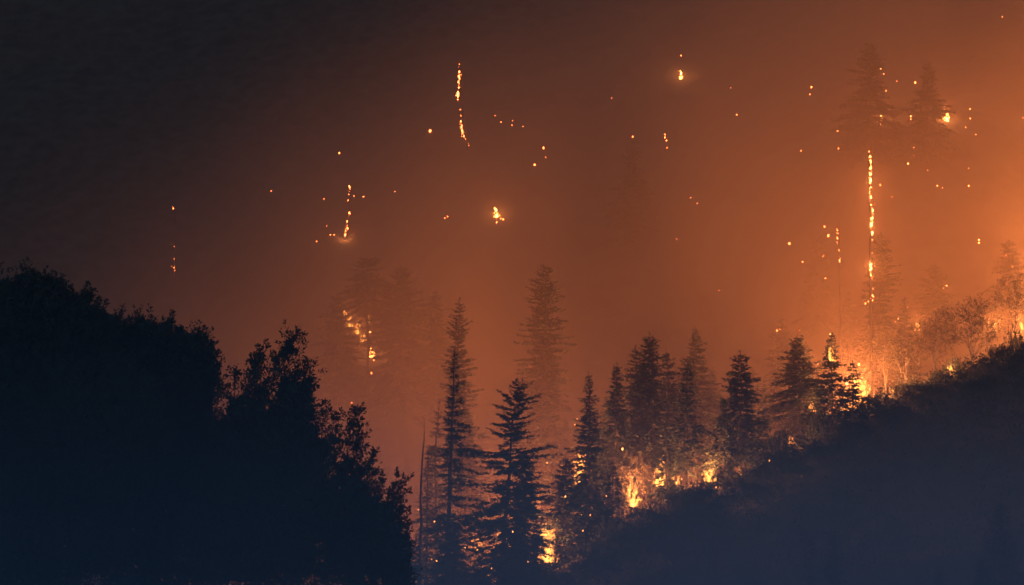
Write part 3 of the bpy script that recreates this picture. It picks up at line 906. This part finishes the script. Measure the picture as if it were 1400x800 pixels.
E = 'scattered embers on the smoky slope'
spots = [(588, 180, 2.8), (743, 203, 2.6), (731, 226, 2.8), (746, 216, 1), (679, 305, 2), (688, 301, 2), (685, 300, 1.4), (464, 210, 1.7), (608, 299, 1.4), (612, 297, 1.4), (540, 263, 1), (371, 262, 1),
         (677, 159, 1), (685, 168, 1.2), (701, 166, 1), (700, 172, 1.2), (715, 174, 1), (484, 269, 1.1), (497, 270, 1.5), (433, 331, 1.4), (452, 322, 1.3), (457, 322, 1.3), (447, 310, 1), (443, 273, 1),
         (931, 77, 1.4), (865, 188, 1.8), (860, 219, 1.3), (909, 185, 1.8), (909, 189, 2), (911, 193, 1.8), (912, 203, 1.4), (1007, 158, 1.6), (999, 121, 1), (836, 135, 1), (944, 271, 1.2), (953, 279, 0.9),
         (925, 328, 0.9), (983, 398, 1), (1109, 120, 2.2), (1107, 130, 1.3), (1145, 180, 1.6), (1146, 204, 1.3), (1095, 207, 1.6), (1251, 114, 2.2), (1245, 160, 2.4), (1245, 165, 2.2), (1226, 112, 1.1),
         (1326, 150, 1.7), (1326, 163, 1.3), (1334, 185, 1), (1320, 175, 1.1), (1249, 203, 1.2), (1248, 214, 2.2), (1241, 225, 1.7), (1246, 218, 1.4), (1279, 213, 1.2), (1281, 255, 1.8), (1288, 258, 1.1),
         (1324, 231, 1.1), (1324, 255, 1.8), (1203, 254, 1.8), (1219, 270, 1), (1268, 234, 0.9), (1338, 329, 2), (1338, 333, 1.8), (1398, 162, 1.2), (1370, 24, 1.2), (1375, 350, 1.2), (1379, 369, 1.6), (1384, 366, 1.2),
         (1127, 311, 2), (1132, 323, 2.6), (1125, 351, 4), (1128, 381, 2.2), (1126, 396, 1.8), (1079, 334, 2.6), (1097, 359, 1.8), (1126, 425, 1.2), (1062, 453, 1.8), (1066, 451, 1.3), (1093, 453, 1.3),
         (1211, 125, 1.3), (1208, 102, 1.4), (1294, 390, 3), (508, 511, 1.8), (511, 493, 1.8), (506, 455, 2.2), (481, 552, 1.6), (480, 558, 1.3), (501, 478, 1), (1183, 416, 2), (1187, 413, 1.6)]
for px, py, sz in spots:
    p = hit(px, py, 480.0); br = sz > 1.25
    o = ember_at(p + np.array([0, -0.35, 0.1]), sz * 1.25, R.uniform(0.8, 1.5), None, br)
    tag(o, ('glowing ember on the smoky slope near ' if sz > 1.7 else 'small ember on the smoky slope near ' if br else 'faint spark on the smoky slope near ') + near(px, py, LANDMARK), 'ember', E if br else 'faint sparks on the smoky slope')
for k, (px, py, w, h, n, p, lab) in enumerate([(679, 297, 8, 16, 12, 4000, 'lone small flame on the dark middle slope'),
                                              (931, 108, 5, 12, 10, 3000, 'lone upright flame near the top of the slope'),
                                              (1204, 170, 9, 14, 12, 6000, 'flame at the foot of the tall ragged high-slope conifer'),
                                              (1294, 166, 12, 14, 14, 6000, 'cluster of flames on the high slope beside the ember-crowned conifer'),
                                              (508, 488, 9, 14, 14, 3000, 'small flame beside the straight-trunked conifer on the dim slope')]):
    q = hit(px, py, 480.0)
    fire(px, py, q[1], w, h, n, p, lab, 500 + k, 'lone fires on the slope', loc=q, meshes=FAR_TONGUES)

yl = float(hit(508, 488, 480.0)[1]) - 3.0
for k, (px, py, w, h) in enumerate([(470, 436, 12, 14), (479, 446, 13, 16), (488, 456, 13, 16), (496, 468, 10, 14), (504, 440, 5, 18)]):  # small flames stand in for the firelight on these leaves
    fire(px, py, yl, w, h, 16, 1100, 'ragged orange flames added in place of firelit leaves on the small dim-slope tree', 520 + k, 'flames added for the firelit dim-slope leaves')

# sparks caught in the trees of the grove
G2 = 'sparks glowing among the grove trees'
for px, py, y, sz in [(1135, 457, 451, 2.6), (1118, 498, 451, 1.8), (1174, 498, 455, 3.4), (1158, 525, 448, 3.4), (1171, 524, 448, 3),
                      (1167, 537, 448, 3), (1204, 94, 526, 2.6), (1253, 431, 482, 1.4), (1241, 420, 480, 1.6), (789, 573, 428, 3), (786, 581, 428, 2), (773, 679, 414, 3.2), (851, 614, 430, 3), (829, 678, 414, 1.8), (940, 636, 440, 2.6),
                      (932, 655, 424, 2), (925, 660, 424, 2), (979, 666, 425, 1.8), (1052, 630, 431, 2.4), (680, 731, 404, 2), (701, 727, 400, 2), (672, 777, 398, 2), (636, 749, 404, 2), (621, 668, 424, 2), (594, 713, 420, 2), (597, 767, 402, 2), (590, 765, 402, 1.6),
                      (572, 697, 414, 1.8), (561, 711, 414, 2.6), (559, 755, 414, 2), (565, 740, 420, 1.4), (664, 784, 398, 1.8), (722, 768, 404, 2), (655, 771, 398, 1.6), (748, 633, 440, 2), (797, 726, 412, 2.2), (807, 704, 414, 2.2), (795, 704, 414, 2.0),
                      (800, 634, 430, 3), (1228, 436, 480, 2), (1224, 440, 480, 1.6), (1290, 394, 486, 1.6)]:
    o = ember_at(at(px, py, y), sz * R.uniform(0.6, 1.0), R.uniform(0.7, 1.9), None, True, meshes=NEAR_LUMPS)
    tag(o, 'bright spark glowing among branches by ' + near(px, py, GROVE), 'ember', G2)
